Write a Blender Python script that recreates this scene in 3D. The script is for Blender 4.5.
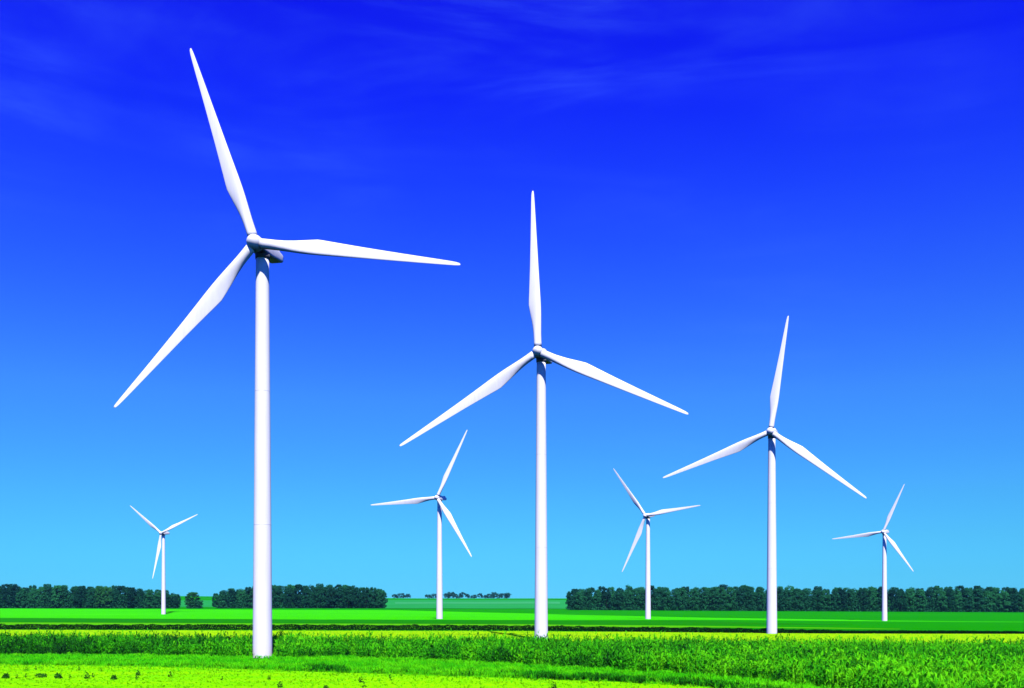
import bpy, bmesh, math, random
import numpy as np
R = math.radians
rng = np.random.default_rng(7)
random.seed(7)
for o in list(bpy.data.objects): bpy.data.objects.remove(o)
S = bpy.context.scene
C = S.collection

# ------------------------------------------------------------------ camera
CAM_H, F, V0 = 11.0, 1000.0, 603.0          # eye height (m), focal length (px), eye-level row
cd = bpy.data.cameras.new('camera'); cam = bpy.data.objects.new('camera', cd); C.objects.link(cam)
cam.location = (0, 0, CAM_H); cam.rotation_euler = (R(90), 0, 0)
cd.sensor_width = 36; cd.lens = 36 * F / 1024; cd.shift_y = (V0 - 344) / 1024
cd.clip_start = 0.5; cd.clip_end = 20000
S.camera = cam
S.render.resolution_x, S.render.resolution_y = 1024, 688

# ------------------------------------------------------------------ sky and sun
SUN_EL, SUN_AZ = 52, 9                      # degrees; azimuth: how far right of straight behind the camera
W = bpy.data.worlds.new('World'); S.world = W; W.use_nodes = True
nt = W.node_tree; N, L = nt.nodes, nt.links; N.clear()
out = N.new('ShaderNodeOutputWorld'); bg = N.new('ShaderNodeBackground'); bg.inputs['Strength'].default_value = 0.15
sky = N.new('ShaderNodeTexSky'); sky.sky_type = 'NISHITA'; sky.sun_disc = False
sky.sun_elevation = R(SUN_EL); sky.sun_rotation = R(180 - SUN_AZ); sky.altitude = 200
sky.air_density = 1.0; sky.dust_density = 0.2; sky.ozone_density = 3.0
tc = N.new('ShaderNodeTexCoord'); sep = N.new('ShaderNodeSeparateXYZ'); L.new(tc.outputs['Generated'], sep.inputs[0])
tint = N.new('ShaderNodeValToRGB'); L.new(sep.outputs['Z'], tint.inputs[0])
TINT = [(0.000, (0.0316, 0.1854, 0.3786)), (0.005, (0.0316, 0.1854, 0.3786)), (0.029, (0.0301, 0.1669, 0.3197)), (0.063, (0.0341, 0.1655, 0.2893)), (0.102, (0.0377, 0.1643, 0.2935)), (0.199, (0.0434, 0.1502, 0.3632)), (0.290, (0.0301, 0.0983, 0.4594)), (0.374, (0.0175, 0.0540, 0.5575)), (0.449, (0.0076, 0.0190, 0.6165)), (0.514, (0.0058, 0.0060, 0.6165)), (0.750, (0.0035, 0.0036, 0.4932)), (1.000, (0.0035, 0.0036, 0.4315))]
el = tint.color_ramp.elements
while len(el) < len(TINT): el.new(0.5)
for e, (p, c) in zip(el, TINT): e.position = p; e.color = (*c, 1)
mul = N.new('ShaderNodeVectorMath'); mul.operation = 'MULTIPLY'
dbl = N.new('ShaderNodeVectorMath'); dbl.operation = 'SCALE'; dbl.inputs['Scale'].default_value = 2.0
L.new(sky.outputs[0], dbl.inputs[0]); L.new(dbl.outputs[0], mul.inputs[0]); L.new(tint.outputs[0], mul.inputs[1])
# thin wisps of high cloud
def wisp(scale, rot, sc, rough, dist, lo, hi, seed):
    m_ = N.new('ShaderNodeMapping'); m_.inputs['Scale'].default_value = scale; m_.inputs['Rotation'].default_value = rot; m_.inputs['Location'].default_value = seed
    L.new(tc.outputs['Generated'], m_.inputs[0])
    n_ = N.new('ShaderNodeTexNoise'); n_.inputs['Scale'].default_value = sc; n_.inputs['Detail'].default_value = 9; n_.inputs['Roughness'].default_value = rough; n_.inputs['Distortion'].default_value = dist
    L.new(m_.outputs[0], n_.inputs['Vector'])
    r_ = N.new('ShaderNodeMapRange'); r_.interpolation_type = 'SMOOTHSTEP'; r_.inputs['From Min'].default_value = lo; r_.inputs['From Max'].default_value = hi; L.new(n_.outputs['Fac'], r_.inputs['Value'])
    return r_.outputs[0]
w1 = wisp((1.0, 1.0, 2.2), (0, R(-16), 0), 1.6, .5, .3, .42, .75, (3.1, 0, 1.7))
w2 = wisp((1.1, 1.1, 8.5), (0, R(-14), 0), 1.9, .62, .8, .40, .80, (0.4, 2.0, 0.3))
wm = N.new('ShaderNodeMath'); wm.operation = 'MULTIPLY'; L.new(w1, wm.inputs[0]); L.new(w2, wm.inputs[1])
wa = N.new('ShaderNodeMath'); wa.operation = 'MULTIPLY_ADD'; L.new(w1, wa.inputs[0]); wa.inputs[1].default_value = 0.016; 
wb = N.new('ShaderNodeMath'); wb.operation = 'MULTIPLY'; L.new(wm.outputs[0], wb.inputs[0]); wb.inputs[1].default_value = 0.24
L.new(wb.outputs[0], wa.inputs[2])
cm = N.new('ShaderNodeMix'); cm.data_type = 'RGBA'
L.new(wa.outputs[0], cm.inputs['Factor']); L.new(mul.outputs[0], cm.inputs['A']); cm.inputs['B'].default_value = (0.9, 2.4, 7.0, 1)
L.new(cm.outputs['Result'], bg.inputs['Color']); L.new(bg.outputs[0], out.inputs['Surface'])

sd = bpy.data.lights.new('sun', 'SUN'); sd.energy = 5.0; sd.angle = R(0.53); sd.color = (1.0, 0.965, 0.91)
sun = bpy.data.objects.new('sun', sd); C.objects.link(sun)
sun.rotation_euler = (R(90 - SUN_EL), 0, R(SUN_AZ)); sun.location = (60, -80, 160)
vs = S.view_settings; vs.view_transform = 'Standard'; vs.look = 'None'; vs.gamma = 1; vs.exposure = 0.6; vs.use_curve_mapping = False
S.cycles.diffuse_bounces = 0

# ------------------------------------------------------------------ helpers
def tag(o, label=None, cat=None, group=None, kind=None):
    if label: o['label'] = label
    if cat: o['category'] = cat
    if group: o['group'] = group
    if kind: o['kind'] = kind
    return o
def link(name, me, mat=None, parent=None):
    o = bpy.data.objects.new(name, me); C.objects.link(o)
    if mat is not None and not me.materials: me.materials.append(mat)
    if parent: o.parent = parent
    return o
def empty(name, loc):
    o = bpy.data.objects.new(name, None); C.objects.link(o); o.location = loc; o.empty_display_size = 0.5
    return o
def mesh_py(name, V, Fc, smooth=True):
    me = bpy.data.meshes.new(name); me.from_pydata([tuple(v) for v in V], [], Fc); me.update()
    if smooth: me.shade_smooth()
    return me
def mesh_quads(name, V, Q, tint=None):
    me = bpy.data.meshes.new(name)
    me.vertices.add(len(V)); me.vertices.foreach_set('co', np.ascontiguousarray(V, dtype=np.float32).ravel())
    me.loops.add(Q.size); me.loops.foreach_set('vertex_index', np.ascontiguousarray(Q, dtype=np.int32).ravel())
    me.polygons.add(len(Q)); me.polygons.foreach_set('loop_start', np.arange(0, Q.size, 4, dtype=np.int32))
    me.update(calc_edges=True)
    if tint is not None:
        a = me.attributes.new('tint', 'FLOAT', 'POINT'); a.data.foreach_set('value', np.ascontiguousarray(tint, dtype=np.float32))
    return me
def sm(t): t = np.clip(t, 0, 1); return t * t * (3 - 2 * t)

def vnoise(x, y, s, seed):
    """smooth value noise 0..1"""
    g = np.random.default_rng(seed); T = g.random((257, 257))
    x = x / s + 1000.3; y = y / s + 1000.7; i = np.floor(x).astype(int); j = np.floor(y).astype(int); fx = sm(x - i); fy = sm(y - j); i %= 256; j %= 256
    return (T[i, j] * (1 - fx) + T[i + 1, j] * fx) * (1 - fy) + (T[i, j + 1] * (1 - fx) + T[i + 1, j + 1] * fx) * fy
def ridge(x): return 5.4 + (1.7 - 5.4) * np.clip((x + 120) / 640, 0, 1)
def gz(x, y):
    x = np.asarray(x, float); y = np.asarray(y, float)
    z = np.zeros(np.broadcast(x, y).shape)
    for bx, by, a, s in ((8, 285, .30, 60), (96, 367, -.38, 50), (-44, 600, 1.4, 110), (268, 722, -2.0, 110)):
        z = z + a * np.exp(-((x - bx) ** 2 + (y - by) ** 2) / (2 * s * s))
    r = ridge(x)
    z = z + sm((y - 850) / 200) * r
    top = 21 + 5 * np.clip((-x - 200) / 500, 0, 1)
    z = z + sm((y - 1150) / 1050) * (top - r)
    return z - 30 * sm((y - 2350) / 1200)
def uv2w(u, v):
    """points where sight lines through picture positions meet the terrain (used once, to lay the fields out)"""
    u = np.atleast_1d(np.asarray(u, float)); v = np.atleast_1d(np.asarray(v, float))
    d = np.full(u.shape, 60.0); done = np.zeros(u.shape, bool)
    for _ in range(1400):
        x = (u - 512) / F * d; gap = (CAM_H - (v - V0) / F * d) - gz(x, d)
        done |= gap <= 0
        d = np.where(done, d, d + np.maximum(0.25, gap * 0.6 * d / 11 * .25)); 
        if done.all() or (d > 2600).all(): break
    return (u - 512) / F * d, d
def w2uv(x, y, z=0.0): return 512 + F * x / y, V0 + F * (CAM_H - z) / y

# ------------------------------------------------------------------ materials
def mat(name):
    m = bpy.data.materials.new(name); m.use_nodes = True
    b = m.node_tree.nodes['Principled BSDF']; b.inputs['Specular IOR Level'].default_value = 0.12
    return m, m.node_tree.nodes, m.node_tree.links, b
def ramp(n, cols):
    r = n.new('ShaderNodeValToRGB'); e = r.color_ramp.elements
    while len(e) < len(cols): e.new(0.5)
    for k, (p, c) in zip(e, cols): k.position = p; k.color = (*c, 1)
    return r
def field_mat(name, c1, c2, scale=(0.05, 0.35, 1), fine=1.2, mixfine=0.5, bump=0.25):
    m, n, l, b = mat(name)
    g = n.new('ShaderNodeNewGeometry'); mp = n.new('ShaderNodeMapping'); mp.inputs['Scale'].default_value = scale
    l.new(g.outputs['Position'], mp.inputs[0])
    a = n.new('ShaderNodeTexNoise'); a.inputs['Scale'].default_value = 0.35; a.inputs['Detail'].default_value = 6; l.new(mp.outputs[0], a.inputs['Vector'])
    f = n.new('ShaderNodeTexNoise'); f.inputs['Scale'].default_value = fine; f.inputs['Detail'].default_value = 4; l.new(g.outputs['Position'], f.inputs['Vector'])
    mx = n.new('ShaderNodeMix'); mx.inputs['Factor'].default_value = mixfine; l.new(a.outputs['Fac'], mx.inputs['A']); l.new(f.outputs['Fac'], mx.inputs['B'])
    r = ramp(n, [(0.3, c1), (0.7, c2)]); l.new(mx.outputs['Result'], r.inputs[0]); l.new(r.outputs[0], b.inputs['Base Color'])
    b.inputs['Roughness'].default_value = 1.0; b.inputs['Specular IOR Level'].default_value = 0.0
    bp = n.new('ShaderNodeBump'); bp.inputs['Strength'].default_value = bump; bp.inputs['Distance'].default_value = 0.4
    l.new(f.outputs['Fac'], bp.inputs['Height']); l.new(bp.outputs[0], b.inputs['Normal'])
    return m
def leaf_mat(name, cols, trans=0.35, obj_random=False, soft=0.0):
    m, n, l, b = mat(name); n.remove(b); o = n['Material Output']
    r = ramp(n, cols)
    if obj_random:
        oi = n.new('ShaderNodeObjectInfo'); g = n.new('ShaderNodeNewGeometry'); nz = n.new('ShaderNodeTexNoise'); nz.inputs['Scale'].default_value = 0.28
        l.new(g.outputs['Position'], nz.inputs['Vector'])
        mx = n.new('ShaderNodeMix'); mx.inputs['Factor'].default_value = 0.4; l.new(oi.outputs['Random'], mx.inputs['A']); l.new(nz.outputs['Fac'], mx.inputs['B'])
        l.new(mx.outputs['Result'], r.inputs[0])
    else:
        at = n.new('ShaderNodeAttribute'); at.attribute_name = 'tint'; l.new(at.outputs['Fac'], r.inputs[0])
    d = n.new('ShaderNodeBsdfDiffuse'); t = n.new('ShaderNodeBsdfTranslucent'); mx2 = n.new('ShaderNodeMixShader'); mx2.inputs[0].default_value = trans
    l.new(r.outputs[0], d.inputs['Color']); l.new(r.outputs[0], t.inputs['Color'])
    if soft:   # soft sward: blades share most of the lawn's upward facing
        gn = n.new('ShaderNodeNewGeometry'); vm = n.new('ShaderNodeMix'); vm.data_type = 'VECTOR'; vm.inputs['Factor'].default_value = soft
        l.new(gn.outputs['Normal'], vm.inputs[4]); vm.inputs[5].default_value = (0, 0, 1)
        nm = n.new('ShaderNodeVectorMath'); nm.operation = 'NORMALIZE'; l.new(vm.outputs[1], nm.inputs[0]); l.new(nm.outputs[0], d.inputs['Normal'])
    l.new(d.outputs[0], mx2.inputs[1]); l.new(t.outputs[0], mx2.inputs[2]); l.new(mx2.outputs[0], o.inputs['Surface'])
    return m
def paint_mat(name, c, rough=0.55):
    m, n, l, b = mat(name)
    g = n.new('ShaderNodeNewGeometry'); mp = n.new('ShaderNodeMapping'); mp.inputs['Scale'].default_value = (1.5, 1.5, 0.12); l.new(g.outputs['Position'], mp.inputs[0])
    a = n.new('ShaderNodeTexNoise'); a.inputs['Scale'].default_value = 1.1; a.inputs['Detail'].default_value = 5; l.new(mp.outputs[0], a.inputs['Vector'])
    r = ramp(n, [(0.3, tuple(x * 0.93 for x in c)), (0.6, c)]); l.new(a.outputs['Fac'], r.inputs[0]); l.new(r.outputs[0], b.inputs['Base Color'])
    b.inputs['Roughness'].default_value = rough; b.inputs['Specular IOR Level'].default_value = 0.01
    return m
M_GROUND = field_mat('green_crop', (.004, .20, .0), (.010, .26, .0), (0.02, 0.22, 1))
M_LIME = field_mat('young_lime_crop', (.022, .42, .0), (.045, .56, .0), (0.02, 0.25, 1))
M_STRIP = field_mat('ripening_strip', (.05, .32, .001), (.09, .42, .001), (0.02, 0.25, 1))
M_DEEP = field_mat('deep_green_crop', (.006, .15, .001), (.012, .22, .001), (0.02, 0.25, 1))
M_YELLOW = field_mat('yellow_meadow', (.21, .52, .001), (.33, .58, .002), (0.05, 0.2, 1), 0.8, 0.55)
M_NEAR = field_mat('near_meadow', (.08, .50, .001), (.28, .72, .001), (0.10, 0.45, 1), 0.55, 0.45, 0.12)
M_SOIL = field_mat('weedy_soil', (.010, .07, .003), (.03, .18, .004), (0.2, 0.4, 1), 1.5, 0.5)
M_BAND = field_mat('grass_verge', (.02, .30, .001), (.05, .46, .001), (0.2, 0.4, 1), 1.5, 0.5)
M_FAR = field_mat('far_crop', (.012, .23, .035), (.020, .29, .055), (0.01, 0.045, 1), 0.05, 0.3)  # both far crops carry some haze blue in their colour
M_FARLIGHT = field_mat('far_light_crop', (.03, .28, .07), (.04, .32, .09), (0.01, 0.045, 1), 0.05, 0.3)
M_WHITE = paint_mat('white_paint', (.73, .73, .74))
M_GREY = paint_mat('grey_metal', (.12, .125, .135))
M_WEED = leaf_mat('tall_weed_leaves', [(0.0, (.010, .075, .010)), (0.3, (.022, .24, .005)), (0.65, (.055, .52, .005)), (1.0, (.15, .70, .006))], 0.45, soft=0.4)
M_GRASS = leaf_mat('verge_grass_leaves', [(0.0, (.006, .06, .004)), (0.35, (.035, .52, .003)), (1.0, (.16, .74, .004))], 0.3, soft=0.6)
M_MEADOW = leaf_mat('meadow_grass_leaves', [(0.0, (.10, .56, .001)), (0.5, (.20, .72, .001)), (1.0, (.30, .76, .002))], 0.35, soft=0.85)
M_DARKWEED = leaf_mat('dark_weed_leaves', [(0.0, (.010, .07, .006)), (1.0, (.03, .19, .01))], 0.2, True)
M_CROPSHADE = leaf_mat('crop_edge_shade', [(0.0, (.003, .010, .001)), (1.0, (.006, .032, .002))], 0.05)  # shade of the crop front put into a near-black leaf colour
M_TREE = leaf_mat('tree_leaves', [(0.2, (.006, .042, .030)), (0.5, (.013, .105, .046)), (0.8, (.024, .185, .054))], 0.2, True)  # teal of the distance haze mixed into the leaf colour
M_TREEL = leaf_mat('pale_tree_leaves', [(0.15, (.02, .13, .03)), (0.85, (.03, .17, .04))], 0.2, True)
M_FARTREE = leaf_mat('distant_tree_leaves', [(0.1, (.015, .07, .07)), (0.9, (.02, .10, .08))], 0.2, True)  # blue of the distance haze put into the leaf colour
M_BARK = paint_mat('bark', (.022, .024, .020), 0.9)

# ------------------------------------------------------------------ ground and fields
def grid_mesh(name, X, Y, Z):
    nr, nc = X.shape
    V = np.stack([X, Y, Z], -1).reshape(-1, 3); i = np.arange(nr * nc).reshape(nr, nc)
    Q = np.stack([i[:-1, :-1], i[:-1, 1:], i[1:, 1:], i[1:, :-1]], -1).reshape(-1, 4)
    me = mesh_quads(name, V, Q); me.shade_smooth(); return me
gx = np.concatenate([np.arange(-4000, -900, 155), np.arange(-900, 901, 15), np.arange(1055, 4001, 155)])
gy = np.concatenate([np.arange(-600, 0, 60), np.arange(0, 1200, 10), np.arange(1200, 2600, 25), np.arange(2600, 7001, 200)])
GX, GY = np.meshgrid(gx, gy)
tag(link('ground', grid_mesh('ground', GX, GY, gz(GX, GY)), M_GROUND), kind='structure')
def sheet(name, far, near, m, off, nu=70, nv=24, u0=-260, u1=1290):
    u = np.linspace(u0, u1, nu)
    vf = np.interp(u, *zip(*far)); vn = np.interp(u, *zip(*near))
    vf = vf + .3 * (vnoise(u, u * 0, 45, 91) - .5); vn = vn + .3 * (vnoise(u, u * 0 + 77, 30, 92) - .5)
    t = np.linspace(0, 1, nv)[:, None]
    VV = vn[None] * (1 - t) + vf[None] * t; UU = np.repeat(u[None], nv, 0)
    x, y = uv2w(UU.ravel(), VV.ravel()); x = x.reshape(UU.shape); y = y.reshape(UU.shape)
    return tag(link(name, grid_mesh(name, x, y, gz(x, y) + off), m), kind='structure')
vN = [(-260, 654), (0, 657), (130, 657.5), (260, 660), (330, 659.5), (400, 661), (450, 664), (520, 667.5), (600, 672), (700, 678), (780, 685), (850, 694), (1024, 730), (1290, 780)]   # near edge of the tall weeds
vG = [(-260, 661), (0, 664.5), (130, 666.5), (260, 670), (330, 672.5), (400, 674.5), (470, 677), (520, 679), (600, 681.5), (700, 687), (780, 696), (850, 704), (1024, 740), (1290, 790)]   # near edge of the grass verge
vF = [(-260, 643), (0, 645), (540, 650.5), (1024, 654), (1290, 656)]                       # far edge of the tall weeds
sheet('lime_field', [(-260, 608.2), (0, 608.6), (390, 610.2), (540, 614), (700, 617.8), (950, 621.4), (1290, 624)], [(-260, 617.5), (0, 618), (300, 619.6), (540, 620.2), (700, 620), (950, 622), (1290, 624.05)], M_LIME, 0.09)
sheet('deep_green_field', [(-260, 618.2), (0, 618.6), (300, 620.2), (540, 621), (700, 621.2), (850, 625)], [(-260, 622), (0, 622.3), (300, 623.3), (540, 624.2), (700, 624.8), (850, 625.05)], M_DEEP, 0.07, u1=850, nv=10)
sheet('lime_strip', [(-260, 622.2), (0, 622.6), (300, 623.6), (540, 624.6), (700, 626.2), (900, 629)], [(-260, 629), (0, 629), (300, 629.5), (540, 629), (700, 627.6), (900, 629.4)], M_STRIP, 0.11, u1=900, nv=10)
sheet('yellow_meadow_strip', [(-260, 629.2), (0, 630), (540, 631.6), (1024, 634), (1290, 635)], [(-260, 644), (0, 646), (540, 651.5), (1024, 655), (1290, 657)], M_YELLOW, 0.06, nv=16)
sheet('weedy_ground', vF, vN, M_SOIL, 0.08, nv=20)
sheet('verge', vN, vG, M_BAND, 0.07, nv=10)
sheet('meadow', vG, [(-260, 900), (1290, 900)], M_NEAR, 0.05, nv=30)
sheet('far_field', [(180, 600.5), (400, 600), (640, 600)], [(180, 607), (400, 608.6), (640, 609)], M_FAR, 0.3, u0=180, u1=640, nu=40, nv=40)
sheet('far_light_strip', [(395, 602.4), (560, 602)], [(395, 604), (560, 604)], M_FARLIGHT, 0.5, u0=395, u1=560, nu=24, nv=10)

# ------------------------------------------------------------------ wind turbines
def loft(sections, cap=True):
    n = len(sections[0]); V = [p for s in sections for p in s]; Fc = []
    for i in range(len(sections) - 1):
        for j in range(n):
            k = (j + 1) % n; Fc.append((i * n + j, i * n + k, (i + 1) * n + k, (i + 1) * n + j))
    if cap:
        Fc.append(tuple(range(n))[::-1]); b = (len(sections) - 1) * n; Fc.append(tuple(range(b, b + n)))
    return V, Fc
def fix(me):
    bm = bmesh.new(); bm.from_mesh(me); bmesh.ops.recalc_face_normals(bm, faces=bm.faces); bm.to_mesh(me); bm.free(); me.shade_smooth(); return me
def lathe(prof, n=40):
    return loft([[(r * math.cos(2 * math.pi * k / n), r * math.sin(2 * math.pi * k / n), z) for k in range(n)] for z, r in prof])
def blade_mesh(Rr):
    secs = []
    fr = [.030, .05, .08, .11, .15, .19, .23, .27, .30, .33, .38, .45, .53, .62, .71, .80, .88, .94, .975, .992, 1.0]
    ch = np.interp(fr, [.03, .08, .12, .18, .25, .305, .36, .5, .7, .9, .97, .992, 1.0], [1.95, 1.95, 2.05, 2.55, 3.15, 3.45, 3.15, 2.45, 1.70, 1.02, .76, .5, .2]) * Rr / 43
    tk = np.interp(fr, [.03, .09, .2, .3, .6, 1.0], [1.0, .96, .5, .33, .2, .16])
    tw = np.interp(fr, [.03, .2, .5, 1.0], [17, 13, 5, 0])
    le = np.interp(fr, [.03, .1, .3, 1.0], [.5, .48, .33, .35])
    for f_, c, t, w, p in zip(fr, ch, tk, tw, le):
        s = []; n = 20; round_ = max(0, min(1, (t - .33) / .6)); a = R(w + 2)
        for k in range(n):
            th = 2 * math.pi * k / n
            xx = (math.cos(th) + 1) / 2                      # 1 = leading edge
            yy = math.sin(th) / 2 * t * c
            q = 1 - xx
            foil = (1.0 if math.sin(th) >= 0 else -.75) * t * c * 1.0 * (1.48 * math.sqrt(max(q, 0)) - .63 * q - 1.758 * q * q + 1.4215 * q ** 3 - .5075 * q ** 4)
            y = yy * round_ + foil * (1 - round_)
            x = (xx - (1 - p)) * c
            bend = 0.9 * (f_ ** 2) * Rr / 43
            s.append((x * math.cos(a) + y * math.sin(a), -(x * math.sin(a)) + y * math.cos(a) - bend, f_ * Rr))
        secs.append(s)
    return fix(mesh_py('blade', *loft(secs)))
def sbox(y, w, h, zc, e=0.35, n=28):
    s = []
    for k in range(n):
        a = 2 * math.pi * k / n; ca, sa = math.cos(a), math.sin(a)
        s.append((w / 2 * math.copysign(abs(ca) ** e, ca), y, zc + h / 2 * math.copysign(abs(sa) ** e, sa)))
    return s
def nacelle_mesh():
    secs = [sbox(-2.3, 1.6, 1.5, .2, .9), sbox(-2.25, 2.2, 2.0, .25, .7), sbox(-1.8, 2.8, 2.5, .35, .5), sbox(-.9, 3.1, 2.85, .42, .35), sbox(1.5, 3.2, 2.7, .55, .3), sbox(4.0, 3.2, 2.2, .80, .3), sbox(6.3, 3.0, 1.7, 1.02, .3), sbox(6.9, 2.9, 1.55, 1.05, .32), sbox(7.1, 2.5, 1.2, 1.05, .4)]
    return fix(mesh_py('nacelle', *loft(secs)))
def spinner_mesh():
    V, Fc = lathe([(-1.15, 1.15), (-1.1, 1.35), (-.4, 1.55), (.4, 1.5), (1.1, 1.3), (1.65, .95), (2.0, .5), (2.15, .06)], 32)
    return fix(mesh_py('spinner', [(x, -z, y) for x, y, z in V], Fc))
def box_mesh(name, lo, hi, bev=0.06):
    bm = bmesh.new(); bmesh.ops.create_cube(bm, size=1)
    for v in bm.verts: v.co = [lo[i] + (v.co[i] + .5) * (hi[i] - lo[i]) for i in range(3)]
    bmesh.ops.bevel(bm, geom=bm.edges[:], offset=bev, segments=2, affect='EDGES'); me = bpy.data.meshes.new(name); bm.to_mesh(me); bm.free(); return me
NAC, SPIN = nacelle_mesh(), spinner_mesh()
COOL = box_mesh('cooler', (-1.2, 4.9, 1.65), (1.2, 5.6, 2.5)); 
mast_v, mast_f = loft([[(.05 * math.cos(a) + .9, 4.2 + .05 * math.sin(a), z) for a in np.linspace(0, 2 * math.pi, 7)[:-1]] for z in (1.75, 3.1)]); MAST = mesh_py('wind_vane', mast_v, mast_f)
YAWR = mesh_py('yaw_ring', *lathe([(-1.75, 1.2), (-1.75, 1.4), (-.75, 1.45), (-.7, 1.2)], 40))
def turbine(bu, bv, d, yaw, tilt, az, Rr, H, label):
    x = (bu - 512) * d / F; z = float(gz(x, d))
    t = empty('wind_turbine', (x, d, z)); tag(t, label, 'wind turbine', 'white wind turbines in the fields')
    rb, rt = 1.92, 1.27; top = H - 1.5
    prof = [(-.6, rb), (0, rb)] + [(top * k / 30, rb + (rt - rb) * k / 30) for k in range(1, 31)]
    tw = link('tower', mesh_py('tower', *lathe(prof, 56)), M_WHITE, t)
    for k in (1 / 3, 2 / 3):
        rr = rb + (rt - rb) * k
        link('flange', mesh_py('flange', *lathe([(top * k - .06, rr - .02), (top * k - .05, rr + .015), (top * k + .05, rr + .015), (top * k + .06, rr - .02)], 56)), M_WHITE, tw)
    from mathutils import Matrix
    base = Matrix.Translation((0, 0, H)) @ Matrix.Rotation(-R(yaw), 4, 'Z')
    head = base @ Matrix.Rotation(-R(tilt), 4, 'X')
    o = link('yaw_ring', YAWR, M_GREY, t); o.matrix_local = base
    nac = link('nacelle', NAC, M_WHITE, t); nac.matrix_local = head
    o = link('cooler', COOL, M_WHITE, nac); o = link('wind_vane', MAST, M_GREY, nac)
    hub = head @ Matrix.Translation((0, -3.5, 0))
    o = link('spinner', SPIN, M_WHITE, t); o.matrix_local = hub
    bme = blade_mesh(Rr)
    for k in range(3):
        b = link('blade', bme, M_WHITE, t)
        b.matrix_local = hub @ Matrix.Rotation(R(az + 120 * k), 4, 'Y') @ Matrix.Rotation(R(1.3), 4, 'X')
    return t
turbine(262.5, 658.3, 199, 10.2, 4.3, -19.5, 42.5, 81.1, 'tallest white wind turbine, its tower rising from the near edge of the tall weeds')
turbine(541.2, 639, 285, 16.8, 8.0, -3.3, 47.7, 81.04, 'white wind turbine with one blade pointing straight up, just behind the tall weeds')
turbine(771.8, 634, 367, 21.7, 4.2, 8.4, 42.2, 73.4, 'white wind turbine standing at the dark crop edge in front of the long wood')
turbine(439.5, 619, 600, 21.1, 4.7, 25.9, 43.9, 72.2, 'white wind turbine in the lime field before the open far field')
turbine(163.5, 614, 900, 17.1, 3.7, -52.0, 41.7, 72.6, 'smallest white wind turbine, with two blades raised in a V, before a wood')
turbine(648.0, 619, 687, 36.8, 1.0, -35.9, 42.2, 70.8, 'small white wind turbine with one blade almost level, before one end of the long wood')
turbine(884.5, 621, 722, 35.1, 3.3, 23.7, 36.4, 64.0, 'small thin white wind turbine deep in the green field before the long wood')

# ------------------------------------------------------------------ trees
def tree_crown(seed, h, w, base, nleaf, leaf, nclump, flat=0.0):
    g = np.random.default_rng(seed)
    t = g.random(nclump) ** 0.8
    zc = base + (h - base) * (0.08 + 0.86 * t)
    prof = np.sin(np.pi * np.clip(0.26 + 0.66 * t, 0, 1)) ** 0.6
    a = g.random(nclump) * 2 * math.pi; rr = w / 2 * prof * (0.40 + 0.50 * np.sqrt(g.random(nclump)))
    cx, cy = rr * np.cos(a), rr * np.sin(a); cr_ = w * (0.10 + 0.07 * g.random(nclump)) 
    k = g.integers(0, nclump, nleaf)
    dv = g.normal(size=(nleaf, 3)); dv /= np.linalg.norm(dv, axis=1)[:, None]; dv[:, 2] *= .8
    P = np.stack([cx[k], cy[k], zc[k]], 1) + dv * (cr_[k] * (0.55 + 0.5 * g.random(nleaf)))[:, None]
    nrm = dv + 0.4 * g.normal(size=(nleaf, 3)) + np.array([0, 0, .35]); nrm /= np.linalg.norm(nrm, axis=1)[:, None]
    ax = np.cross(nrm, g.normal(size=(nleaf, 3))); ax /= np.linalg.norm(ax, axis=1)[:, None]; bx = np.cross(nrm, ax)
    s = (leaf * (0.6 + 0.7 * g.random(nleaf)))[:, None]
    V = np.stack([P - ax * s, P + bx * s * .6, P + ax * s, P - bx * s * .6], 1).reshape(-1, 3)
    V[:, 2] = np.maximum(V[:, 2], 0.15)
    return mesh_quads('crown', V, np.arange(nleaf * 4).reshape(-1, 4))
def trunk_mesh(h, r, seed):
    g = random.Random(seed); V, Fc = [], []
    def limb(p0, p1, r0, r1, n=6):
        b = len(V); p0 = np.array(p0, float); p1 = np.array(p1, float); ax = (p1 - p0) / np.linalg.norm(p1 - p0)
        u = np.cross(ax, (.3, .9, .1)); u /= np.linalg.norm(u); w = np.cross(ax, u)
        for p, rr in ((p0, r0), ((p0 + p1) / 2 + u * r0 * .3, (r0 + r1) / 2), (p1, r1)):
            for k in range(n): V.append(p + rr * (u * math.cos(2 * math.pi * k / n) + w * math.sin(2 * math.pi * k / n)))
        for i in range(2):
            for k in range(n): q = (k + 1) % n; Fc.append((b + i * n + k, b + i * n + q, b + (i + 1) * n + q, b + (i + 1) * n + k))
    limb((0, 0, -.4), (g.uniform(-.3, .3), g.uniform(-.3, .3), h * .85), r, r * .2)
    for k in range(7):
        z = h * (.25 + .07 * k); a = g.uniform(0, 6.28); ln = h * (.28 - .02 * k)
        limb((0, 0, z), (ln * math.cos(a), ln * math.sin(a), z + ln * .7), r * .45, r * .1, 5)
    return mesh_py('trunk', V, Fc)
VAR = []; VH = []
for i, (h, w) in enumerate(((24, 12), (22, 11), (25.5, 13), (21, 10.5), (23.5, 14), (19.5, 11))):
    VH.append(h); VAR.append((tree_crown(100 + i, h, w, 0.2, 6000, 0.42, 90), trunk_mesh(h, .38, i)))
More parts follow.
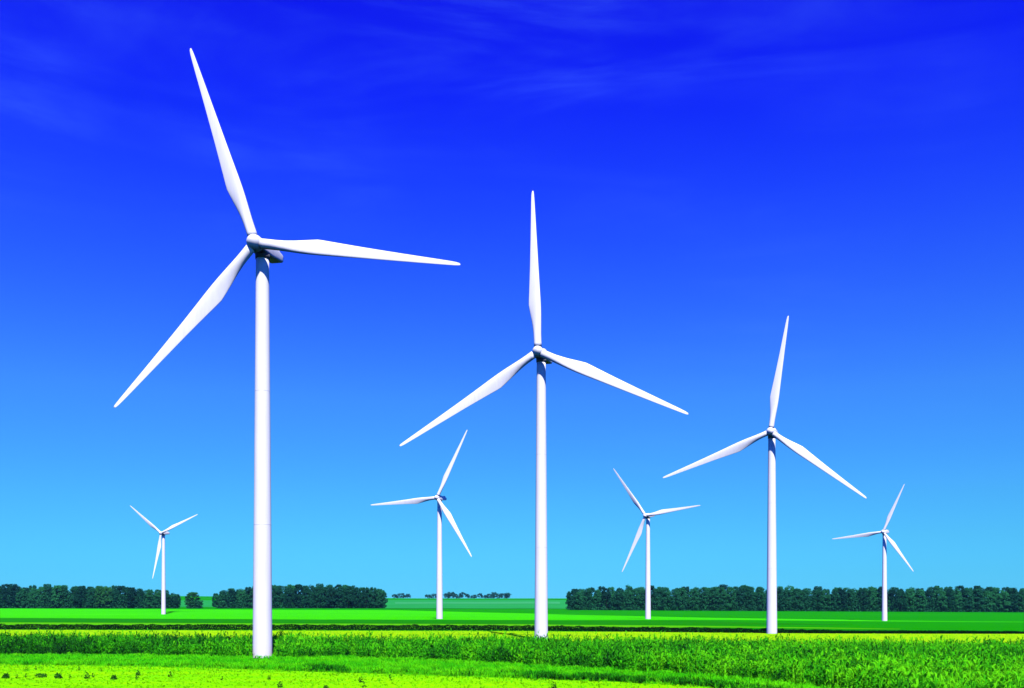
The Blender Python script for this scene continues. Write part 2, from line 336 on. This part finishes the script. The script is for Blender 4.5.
def tree(var, x, y, s, rot, label, group, m=None, cat='tree', name='broadleaf_tree', sz=1.0):
    cme, tme = var
    if m is not None and m.name != (cme.materials[0].name if cme.materials else ''):
        key = cme.name + m.name
        if key not in CACHE: c2 = cme.copy(); c2.materials.clear(); c2.materials.append(m); CACHE[key] = c2
        cme = CACHE[key]
    t = empty(name, (x, y, float(gz(x, y)))); t.rotation_euler.z = rot; t.scale = (s, s, s * sz); tag(t, label, cat, group)
    link('trunk', tme, M_BARK, t); link('crown', cme, M_TREE, t)
    return t
CACHE = {}
for c, _ in VAR: c.materials.append(M_TREE)
def wood(u0, u1, d0, d1, step, top, label, group, rows=2, pale=None):
    """rows of trees between two bearings; top = how high the tree tops stand along the wood"""
    x0, x1 = (u0 - 512) / F * d0, (u1 - 512) / F * d1
    n = int(abs(x1 - x0) / step)
    for r in range(rows):
        for k in range(n + 1):
            fr = min(1, max(0, (k + (.5 if r else 0) + random.uniform(-.22, .22)) / n))
            x = x0 + (x1 - x0) * fr; y = d0 + (d1 - d0) * fr + r * 9 + random.uniform(-2, 2)
            iv = random.randrange(len(VAR)); v = VAR[iv]; h = np.interp(fr, *zip(*top)) * (random.uniform(.88, 1.05) if r == 0 else random.uniform(.94, 1.10))
            s = h / VH[iv]
            pl = bool(pale and r == 0 and any(abs(fr - p_) < .014 for p_ in pale))
            lb = label if not pl else 'paler green tree ' + label.split('tree ', 1)[1]
            tree(v, x, y, s, random.uniform(0, 6.28), lb, group, M_TREEL if pl else None)
random.seed(3)
wood(-70, 175, 1050, 1050, 8.6, [(0, 24), (.25, 24), (.62, 24.5), (.8, 22), (.94, 20), (1, 15)], 'dark broadleaf tree in the wood behind the smallest turbine', 'trees of the wood behind the smallest turbine', pale=(.69, .73))
wood(216, 381, 1050, 1040, 8.4, [(0, 18), (.15, 22), (.3, 25.5), (.55, 24.5), (.8, 24), (1, 21)], 'dark broadleaf tree in the short wood behind the tallest turbine', 'trees of the short wood behind the tallest turbine')
wood(570, 1090, 1010, 1010, 9.4, [(0, 21), (.1, 23.5), (.25, 25), (.45, 24.5), (.6, 24.5), (.75, 25), (1, 26)], 'dark broadleaf tree in the long straight wood behind the turbine at the dark crop edge', 'trees of the long straight wood')
lone = tree(VAR[1], (193 - 512) * 1.05, 1050, 1.5, 1.0, 'small solitary round tree in the gap between two woods', None, M_TREEL, sz=0.53)
def understory(name, segs, label):
    P = []
    g = np.random.default_rng(5)
    for u0, u1, d, hh, n in segs:
        x = (g.uniform(u0, u1, n) - 512) / F * d; y = d + 3 + g.uniform(-7, 9, n); P.append(np.stack([x, y, gz(x, y) + hh * g.random(n) ** 1.2 + .3], 1))
    P = np.concatenate(P); n = len(P)
    nrm = g.normal(size=(n, 3)) + np.array([0, -.4, .5]); nrm /= np.linalg.norm(nrm, axis=1)[:, None]
    ax = np.cross(nrm, g.normal(size=(n, 3))); ax /= np.linalg.norm(ax, axis=1)[:, None]; bx = np.cross(nrm, ax); s = (0.7 * (.6 + .8 * g.random(n)))[:, None]
    V = np.stack([P - ax * s, P + bx * s * .7, P + ax * s, P - bx * s * .7], 1).reshape(-1, 3)
    tag(link(name, mesh_quads(name, V, np.arange(n * 4).reshape(-1, 4)), M_TREE), label, 'undergrowth', kind='stuff')
understory('undergrowth', [(-70, 177, 1050, 14, 28000), (215, 384, 1046, 14, 20000), (568, 1090, 1010, 14, 58000), (186.5, 200, 1046, 8, 1400)], 'dark shrubby undergrowth filling the woods below the tree crowns')
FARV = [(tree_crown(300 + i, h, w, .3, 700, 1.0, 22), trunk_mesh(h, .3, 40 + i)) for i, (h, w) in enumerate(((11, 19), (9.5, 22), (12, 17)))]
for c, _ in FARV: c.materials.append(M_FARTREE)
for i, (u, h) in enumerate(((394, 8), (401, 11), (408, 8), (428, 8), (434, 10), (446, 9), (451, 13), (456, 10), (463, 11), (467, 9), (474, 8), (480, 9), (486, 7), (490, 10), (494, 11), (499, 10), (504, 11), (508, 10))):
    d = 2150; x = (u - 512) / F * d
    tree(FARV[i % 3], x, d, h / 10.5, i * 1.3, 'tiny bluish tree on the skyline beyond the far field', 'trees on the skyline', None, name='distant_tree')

# ------------------------------------------------------------------ shaded crop edge, weeds, grass
def leaf_strip(g, base, a, ln, wd, up, droop, twist=0.0):
    """one lance leaf: two quads"""
    d = np.array([math.cos(a), math.sin(a), 0]); s = np.array([-math.sin(a), math.cos(a), 0]); s = s * math.cos(twist) + np.array([0, 0, math.sin(twist)])
    p0 = np.array(base, float); p1 = p0 + d * ln * .5 * math.cos(up) + np.array([0, 0, ln * .5 * math.sin(up)])
    p2 = p1 + d * ln * .5 * math.cos(up - droop) + np.array([0, 0, ln * .5 * math.sin(up - droop)])
    return [p0 - s * wd * .25, p0 + s * wd * .25, p1 + s * wd * .5, p1 - s * wd * .5, p2 + s * wd * .1, p2 - s * wd * .1]
LEAFQ = [(0, 1, 2, 3), (3, 2, 4, 5)]
def weed_template(seed, h, nl, wd, spread):
    g = random.Random(seed); V, Q = [], []
    lean = (g.uniform(-.12, .12), g.uniform(-.12, .12))
    V += [np.array([-.03, 0, 0]), np.array([.03, 0, 0]), np.array([lean[0] * h + .01, lean[1] * h, h]), np.array([lean[0] * h - .01, lean[1] * h, h])]; Q.append((0, 1, 2, 3))
    for k in range(nl):
        z = h * (.12 + .85 * k / nl); a = k * 2.4 + g.uniform(-.5, .5); ln = h * g.uniform(.32, .55) * spread * (1.15 - .5 * k / nl); b = len(V)
        V += leaf_strip(g, (lean[0] * z, lean[1] * z, z), a, ln, wd * g.uniform(.7, 1.3), g.uniform(.85, 1.35), g.uniform(.3, 1.2), g.uniform(-.5, .5))
        Q += [tuple(b + i for i in q) for q in LEAFQ]
    return np.array(V), np.array(Q)
def tuft_template(seed, nb, h, wd, spread):
    g = random.Random(seed); V, Q = [], []
    for k in range(nb):
        a = g.uniform(0, 6.28); b = len(V)
        V += leaf_strip(g, (g.uniform(-.12, .12), g.uniform(-.12, .12), 0), a, h * g.uniform(.7, 1.25), wd, g.uniform(.9, 1.4), g.uniform(.1, spread), 0)
        Q += [tuple(b + i for i in q) for q in LEAFQ]
    return np.array(V), np.array(Q)
def scatter(name, templates, pts, scale, tint, m, label, cat, sink=0.02):
    n = len(pts); k = rng.integers(0, len(templates), n); rot = rng.random(n) * 2 * math.pi
    Vs, Qs, Ts, b = [], [], [], 0
    for i, (tv, tq) in enumerate(templates):
        ix = np.where(k == i)[0]
        if not len(ix): continue
        c, s = np.cos(rot[ix])[:, None], np.sin(rot[ix])[:, None]; sc = scale[ix][:, None]
        X = (tv[None, :, 0] * c - tv[None, :, 1] * s) * sc + pts[ix, 0][:, None]
        Y = (tv[None, :, 0] * s + tv[None, :, 1] * c) * sc + pts[ix, 1][:, None]
        Z = tv[None, :, 2] * sc + pts[ix, 2][:, None] - sink
        V = np.stack([X, Y, Z], -1).reshape(-1, 3); q = (tq[None] + (np.arange(len(ix)) * len(tv))[:, None, None]).reshape(-1, 4) + b
        Vs.append(V); Qs.append(q); Ts.append(np.repeat(tint[ix], len(tv))); b += len(V)
    return tag(link(name, mesh_quads(name, np.concatenate(Vs), np.concatenate(Qs), np.concatenate(Ts)), m), label, cat, kind='stuff')
def sample(far, near, dens, u0=-140, u1=1164, dmin=95, dmax=480, z_off=0.05):
    """points on the ground between two field edges at a density per square metre"""
    w = dmax * (u1 - u0) / F; n = int(dens * (dmax - dmin) * w)
    y = rng.uniform(dmin, dmax, n); x = rng.uniform((u0 - 512) / F * dmax, (u1 - 512) / F * dmax, n)
    u = 512 + F * x / y; ok = (u > u0) & (u < u1); x, y, u = x[ok], y[ok], u[ok]
    v = V0 + F * CAM_H / y
    jit = (vnoise(x, y, 3.0, 11) - .5) * 2.0
    ok = (v > np.interp(u, *zip(*far)) + jit * .6) & (v < np.interp(u, *zip(*near)) + jit * 1.2); x, y, u, v = x[ok], y[ok], u[ok], v[ok]
    return np.stack([x, y, gz(x, y) + z_off], 1), u, v
# tall weeds
WT = [weed_template(20 + i, h, nl, wd, sp) for i, (h, nl, wd, sp) in enumerate(((2.0, 7, .20, .85), (2.3, 7, .18, .75), (1.7, 7, .24, 1.0), (2.1, 6, .17, .65), (1.5, 8, .26, 1.1), (2.5, 6, .16, .6)))]
P, u, v = sample(vF, vN, 2.4, dmin=100, dmax=300)
n1 = vnoise(P[:, 0], P[:, 1], 9, 1); n2 = vnoise(P[:, 0], P[:, 1], 3, 2); n3 = vnoise(P[:, 0], P[:, 1], 22, 3)
leftshade = np.interp(u, [0, 150, 330, 600], [.26, .20, .08, 0.0])  # weeds on the left tinted darker, painting in the shadowed interior
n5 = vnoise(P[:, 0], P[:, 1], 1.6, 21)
t = .55 + .50 * (n1 - .5) + np.interp(u, [200, 650], [.55, .85]) * (n2 - .5) + .45 * (n5 - .5) + .3 * (n3 - .5) + rng.normal(0, .15, len(u)) - leftshade
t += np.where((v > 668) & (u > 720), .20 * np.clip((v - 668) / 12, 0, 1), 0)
n4 = vnoise(P[:, 0], P[:, 1], 4.5, 17); sc = .68 + .38 * n2 + .50 * n4 + .70 * rng.random(len(u)) ** 6
near_t1 = (np.abs(P[:, 0] + 49.65 * P[:, 1] / 199) < 2.6) & (P[:, 1] < 201)
near_t2 = (np.abs(P[:, 0] - 8.0 * P[:, 1] / 285) < 2.9) & (P[:, 1] > 240) & (P[:, 1] < 288) & (P[:, 2] + 2.1 * sc > CAM_H - 37.0 / F * P[:, 1])
keep = ~(near_t1 | near_t2) & (rng.random(len(u)) < np.clip(.45 + 1.6 * vnoise(P[:, 0], P[:, 1], 2.6, 19), 0, 1))
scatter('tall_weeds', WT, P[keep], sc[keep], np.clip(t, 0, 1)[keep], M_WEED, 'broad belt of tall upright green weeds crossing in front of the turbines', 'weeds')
# verge
TT = [tuft_template(60 + i, 5, h, .11, .9) for i, h in enumerate((.9, 1.15, .75, 1.0))]
vN2 = [(a, b - 1.2) for a, b in vN]
P, u, v = sample(vN2, vG, 4.0, dmin=100, dmax=225)
ok = ~((v > np.interp(u, *zip(*vG)) - 2.2) & (u > 520) & (u < 760) & (rng.random(len(u)) < .8)) & ~((u > 312) & (u < 334) & (v > 669)); P, u, v = P[ok], u[ok], v[ok]
n1 = vnoise(P[:, 0], P[:, 1], 6, 4); n2 = vnoise(P[:, 0], P[:, 1], 1.7, 5)
na = 70; aa = rng.random(na) * 6.283; ra = 1.95 + 1.6 * rng.random(na)
PA = np.stack([-49.65 + ra * np.cos(aa), 199 + ra * np.sin(aa), np.full(na, .08)], 1)
P = np.concatenate([P, PA]); n1 = np.concatenate([n1, rng.random(na)]); n2 = np.concatenate([n2, .4 + 1.1 * rng.random(na)]); u = P[:, 0]
t = .52 + .35 * (n1 - .5) + .35 * (n2 - .5) + rng.normal(0, .12, len(u))
gs = .65 + .6 * n2
front = (np.abs(P[:, 0] + 49.65 * P[:, 1] / 199) < 2.3) & (P[:, 1] < 199.5) & (1.05 * gs > CAM_H - 54.0 / F * P[:, 1]) & (rng.random(len(P)) < .85)
P, gs, t = P[~front], gs[~front], t[~front]
scatter('verge_grass', TT, P, gs, np.clip(t, 0, 1), M_GRASS, 'strip of bright green knee-high grass along the weed belt', 'grass')
P, u, v = sample([(a, b - 1) for a, b in vG], [(a, b + 9) for a, b in vG], 3.0, dmin=100, dmax=185)
gap = v - np.interp(u, *zip(*vG)); ok = rng.random(len(u)) < np.clip(.55 * np.exp(-np.maximum(gap, 0) / 1.5) + .5 * np.clip(vnoise(P[:, 0], P[:, 1] * 2.5, 7, 41) - .62, 0, 1), 0, 1)
P = P[ok]
scatter('stray_grass', TT, P, .35 + .35 * rng.random(len(P)), np.clip(rng.normal(.75, .2, len(P)), 0, 1), M_GRASS, 'green grass tufts straying from the verge into the yellow meadow', 'grass')
# near-black tufts paint a shadow patch and the verge's dark lower edge
band = lambda a, b: ([(k, vv + a) for k, vv in vG], [(k, vv + b) for k, vv in vG])
P, u, v = sample(*band(-3.4, 0.2), 8.0, u0=300, u1=900, dmin=100, dmax=180)
w = np.interp(u, [300, 312, 336, 350, 440, 520, 560, 700, 780, 900], [0, .75, .75, .03, .10, .25, .75, .8, .5, .3]) 
ok = rng.random(len(u)) < w * np.clip(vnoise(P[:, 0], P[:, 1], 2.2, 8) * 2.2 - .3, 0, 1)
P = P[ok]
scatter('shade_tufts', TT, P, .70 + .6 * rng.random(len(P)), np.clip(rng.normal(.08, .09, len(P)), 0, 1), M_GRASS, 'dark grass clumps painting shade along the lower edge of the grass strip', 'shade_tufts')
# meadow grass in front
MT = [tuft_template(80 + i, 4, h, .09, 1.3) for i, h in enumerate((.20, .27, .15))]
P, u, v = sample(vG, [(-300, 705), (1300, 705)], 1.8, dmin=106, dmax=190)
n1 = vnoise(P[:, 0], P[:, 1], 5, 14); n2 = vnoise(P[:, 0], P[:, 1], 1.3, 15)
scatter('meadow_grass', MT, P, .7 + .7 * n2, np.clip(.55 + .5 * (n1 - .5) + .5 * (n2 - .5) + rng.normal(0, .12, len(u)), 0, 1), M_MEADOW, 'short yellow green meadow grass in the open foreground', 'grass')
# meadow strip behind the weeds
YF = [(-260, 629.4), (0, 630.3), (540, 631.8), (1024, 634.2), (1290, 635.2)]
P, u, v = sample(YF, [(-260, 644), (0, 646), (540, 651.5), (1024, 655), (1290, 657)], 0.3, dmin=225, dmax=430)
n2 = vnoise(P[:, 0], P[:, 1], 4, 25)
scatter('strip_grass', MT, P, 1.0 + .9 * n2, np.clip(.55 + .6 * (n2 - .5) + rng.normal(0, .15, len(u)), 0, 1), M_MEADOW, 'yellow green grass of the narrow meadow strip behind the tall weeds', 'grass')
# near-black leaf strip painting the shaded front of the crop
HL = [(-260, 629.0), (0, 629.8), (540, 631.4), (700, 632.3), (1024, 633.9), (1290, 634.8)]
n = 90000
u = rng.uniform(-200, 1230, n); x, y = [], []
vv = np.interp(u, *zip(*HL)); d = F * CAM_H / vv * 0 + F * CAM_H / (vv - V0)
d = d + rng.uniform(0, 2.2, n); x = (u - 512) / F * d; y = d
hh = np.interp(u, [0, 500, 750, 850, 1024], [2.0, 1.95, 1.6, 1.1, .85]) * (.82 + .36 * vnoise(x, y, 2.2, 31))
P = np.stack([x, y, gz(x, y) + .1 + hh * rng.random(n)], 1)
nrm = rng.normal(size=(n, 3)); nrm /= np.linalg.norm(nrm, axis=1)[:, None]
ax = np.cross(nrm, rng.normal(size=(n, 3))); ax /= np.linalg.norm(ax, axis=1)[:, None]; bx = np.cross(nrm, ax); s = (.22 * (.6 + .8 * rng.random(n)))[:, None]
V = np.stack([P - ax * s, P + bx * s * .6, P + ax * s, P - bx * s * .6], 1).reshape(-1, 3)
shaded_crop_edge = link('shaded_crop_edge', mesh_quads('shaded_crop_edge', V, np.arange(n * 4).reshape(-1, 4), np.repeat(rng.random(n), 4)), M_CROPSHADE)
tag(shaded_crop_edge, 'long low dark leaf strip painting the shaded crop front between the yellow strip and the lime field', 'shaded_crop_edge')
# single dark weeds on the meadow
def weed_meshes(seed, r, h, nl):
    g = np.random.default_rng(seed)
    a = g.random(nl) * 6.283; el_ = np.arccos(g.random(nl) * .95); rr = (.35 + .65 * g.random(nl) ** .5)
    P = np.stack([r * rr * np.sin(el_) * np.cos(a), r * rr * np.sin(el_) * np.sin(a), .05 + h * rr * np.cos(el_)], 1)
    nrm = P / np.linalg.norm(P, axis=1)[:, None] + g.normal(size=(nl, 3)) * .6; nrm /= np.linalg.norm(nrm, axis=1)[:, None]
    ax = np.cross(nrm, g.normal(size=(nl, 3))); ax /= np.linalg.norm(ax, axis=1)[:, None]; bx = np.cross(nrm, ax); s = (.16 * (.6 + .8 * g.random(nl)))[:, None]
    V = np.stack([P - ax * s, P + bx * s * .5, P + ax * s, P - bx * s * .5], 1).reshape(-1, 3)
    V[:, 2] = np.maximum(V[:, 2], 0.0)
    st = loft([[(.03 * math.cos(k) , .03 * math.sin(k), z) for k in np.linspace(0, 6.283, 6)[:-1]] for z in (-.05, h * .9)])
    return mesh_quads('leaves', V, np.arange(nl * 4).reshape(-1, 4)), mesh_py('stem', *st)
WM = [weed_meshes(1, .55, .75, 130), weed_meshes(2, .45, 1.0, 60), weed_meshes(3, .75, .6, 110), weed_meshes(4, .35, 1.15, 34)]
WEEDS = [(6, 679, 0, 1.0), (41, 678, 2, 1.15), (58, 679, 0, 1.05), (26, 678, 3, .6), (17, 679, 3, .6), (36, 670.5, 3, .6), (26, 671, 3, .6), (79, 671, 3, .6), (87, 679, 1, .9), (93, 678, 3, .7), (101, 672, 3, .6), (114, 680, 0, .85), (70, 679, 3, .6), (138, 676, 1, .8), (137, 680, 3, .9), (170, 678, 3, .9),
         (269, 680, 1, .6), (280, 688, 1, .8), (361, 683, 1, .8), (364, 689, 3, .8), (390, 679, 3, .6), (326, 690, 0, .7), (222, 681, 3, .6), (554, 689, 1, .9), (391, 681, 3, .5)]
LW = {0: ('round dense dark weed on the yellow meadow', 'round dark weeds on the meadow'), 1: ('loose upright dark weed on the yellow meadow', 'loose upright weeds on the meadow'), 2: ('wide flat dark weed on the yellow meadow', None), 3: ('thin straggly sparse weed on the yellow meadow', 'thin straggly weeds on the meadow')}
for i, (uu, v_, k, s) in enumerate(WEEDS):
    d = F * CAM_H / (v_ - V0); x = (uu - 512) / F * d
    t_ = empty('weed', (x, d, float(gz(x, d)) + .05)); t_.scale = (s, s, s); t_.rotation_euler.z = i * 1.7
    tag(t_, LW[k][0], 'weed', LW[k][1])
    link('leaves', WM[k][0], M_DARKWEED, t_); link('stem', WM[k][1], M_DARKWEED, t_)

# ------------------------------------------------------------------ haze in the air
bm = bmesh.new(); bmesh.ops.create_cube(bm, size=1)
for vtx in bm.verts: vtx.co = (vtx.co.x * 8400, 3200 + vtx.co.y * 7900, 60 + vtx.co.z * 170)
hme = bpy.data.meshes.new('haze'); bm.to_mesh(hme); bm.free()
hm = bpy.data.materials.new('haze'); hm.use_nodes = True; hn = hm.node_tree.nodes; hn.clear()
ho = hn.new('ShaderNodeOutputMaterial'); hv = hn.new('ShaderNodeVolumePrincipled')
hv.inputs['Color'].default_value = (.14, .50, .72, 1); hv.inputs['Density'].default_value = 0.000032; hv.inputs['Anisotropy'].default_value = 0.0
hm.node_tree.links.new(hv.outputs[0], ho.inputs['Volume'])
tag(link('haze', hme, hm), 'thin blue haze in the air over the fields', 'haze', kind='stuff')
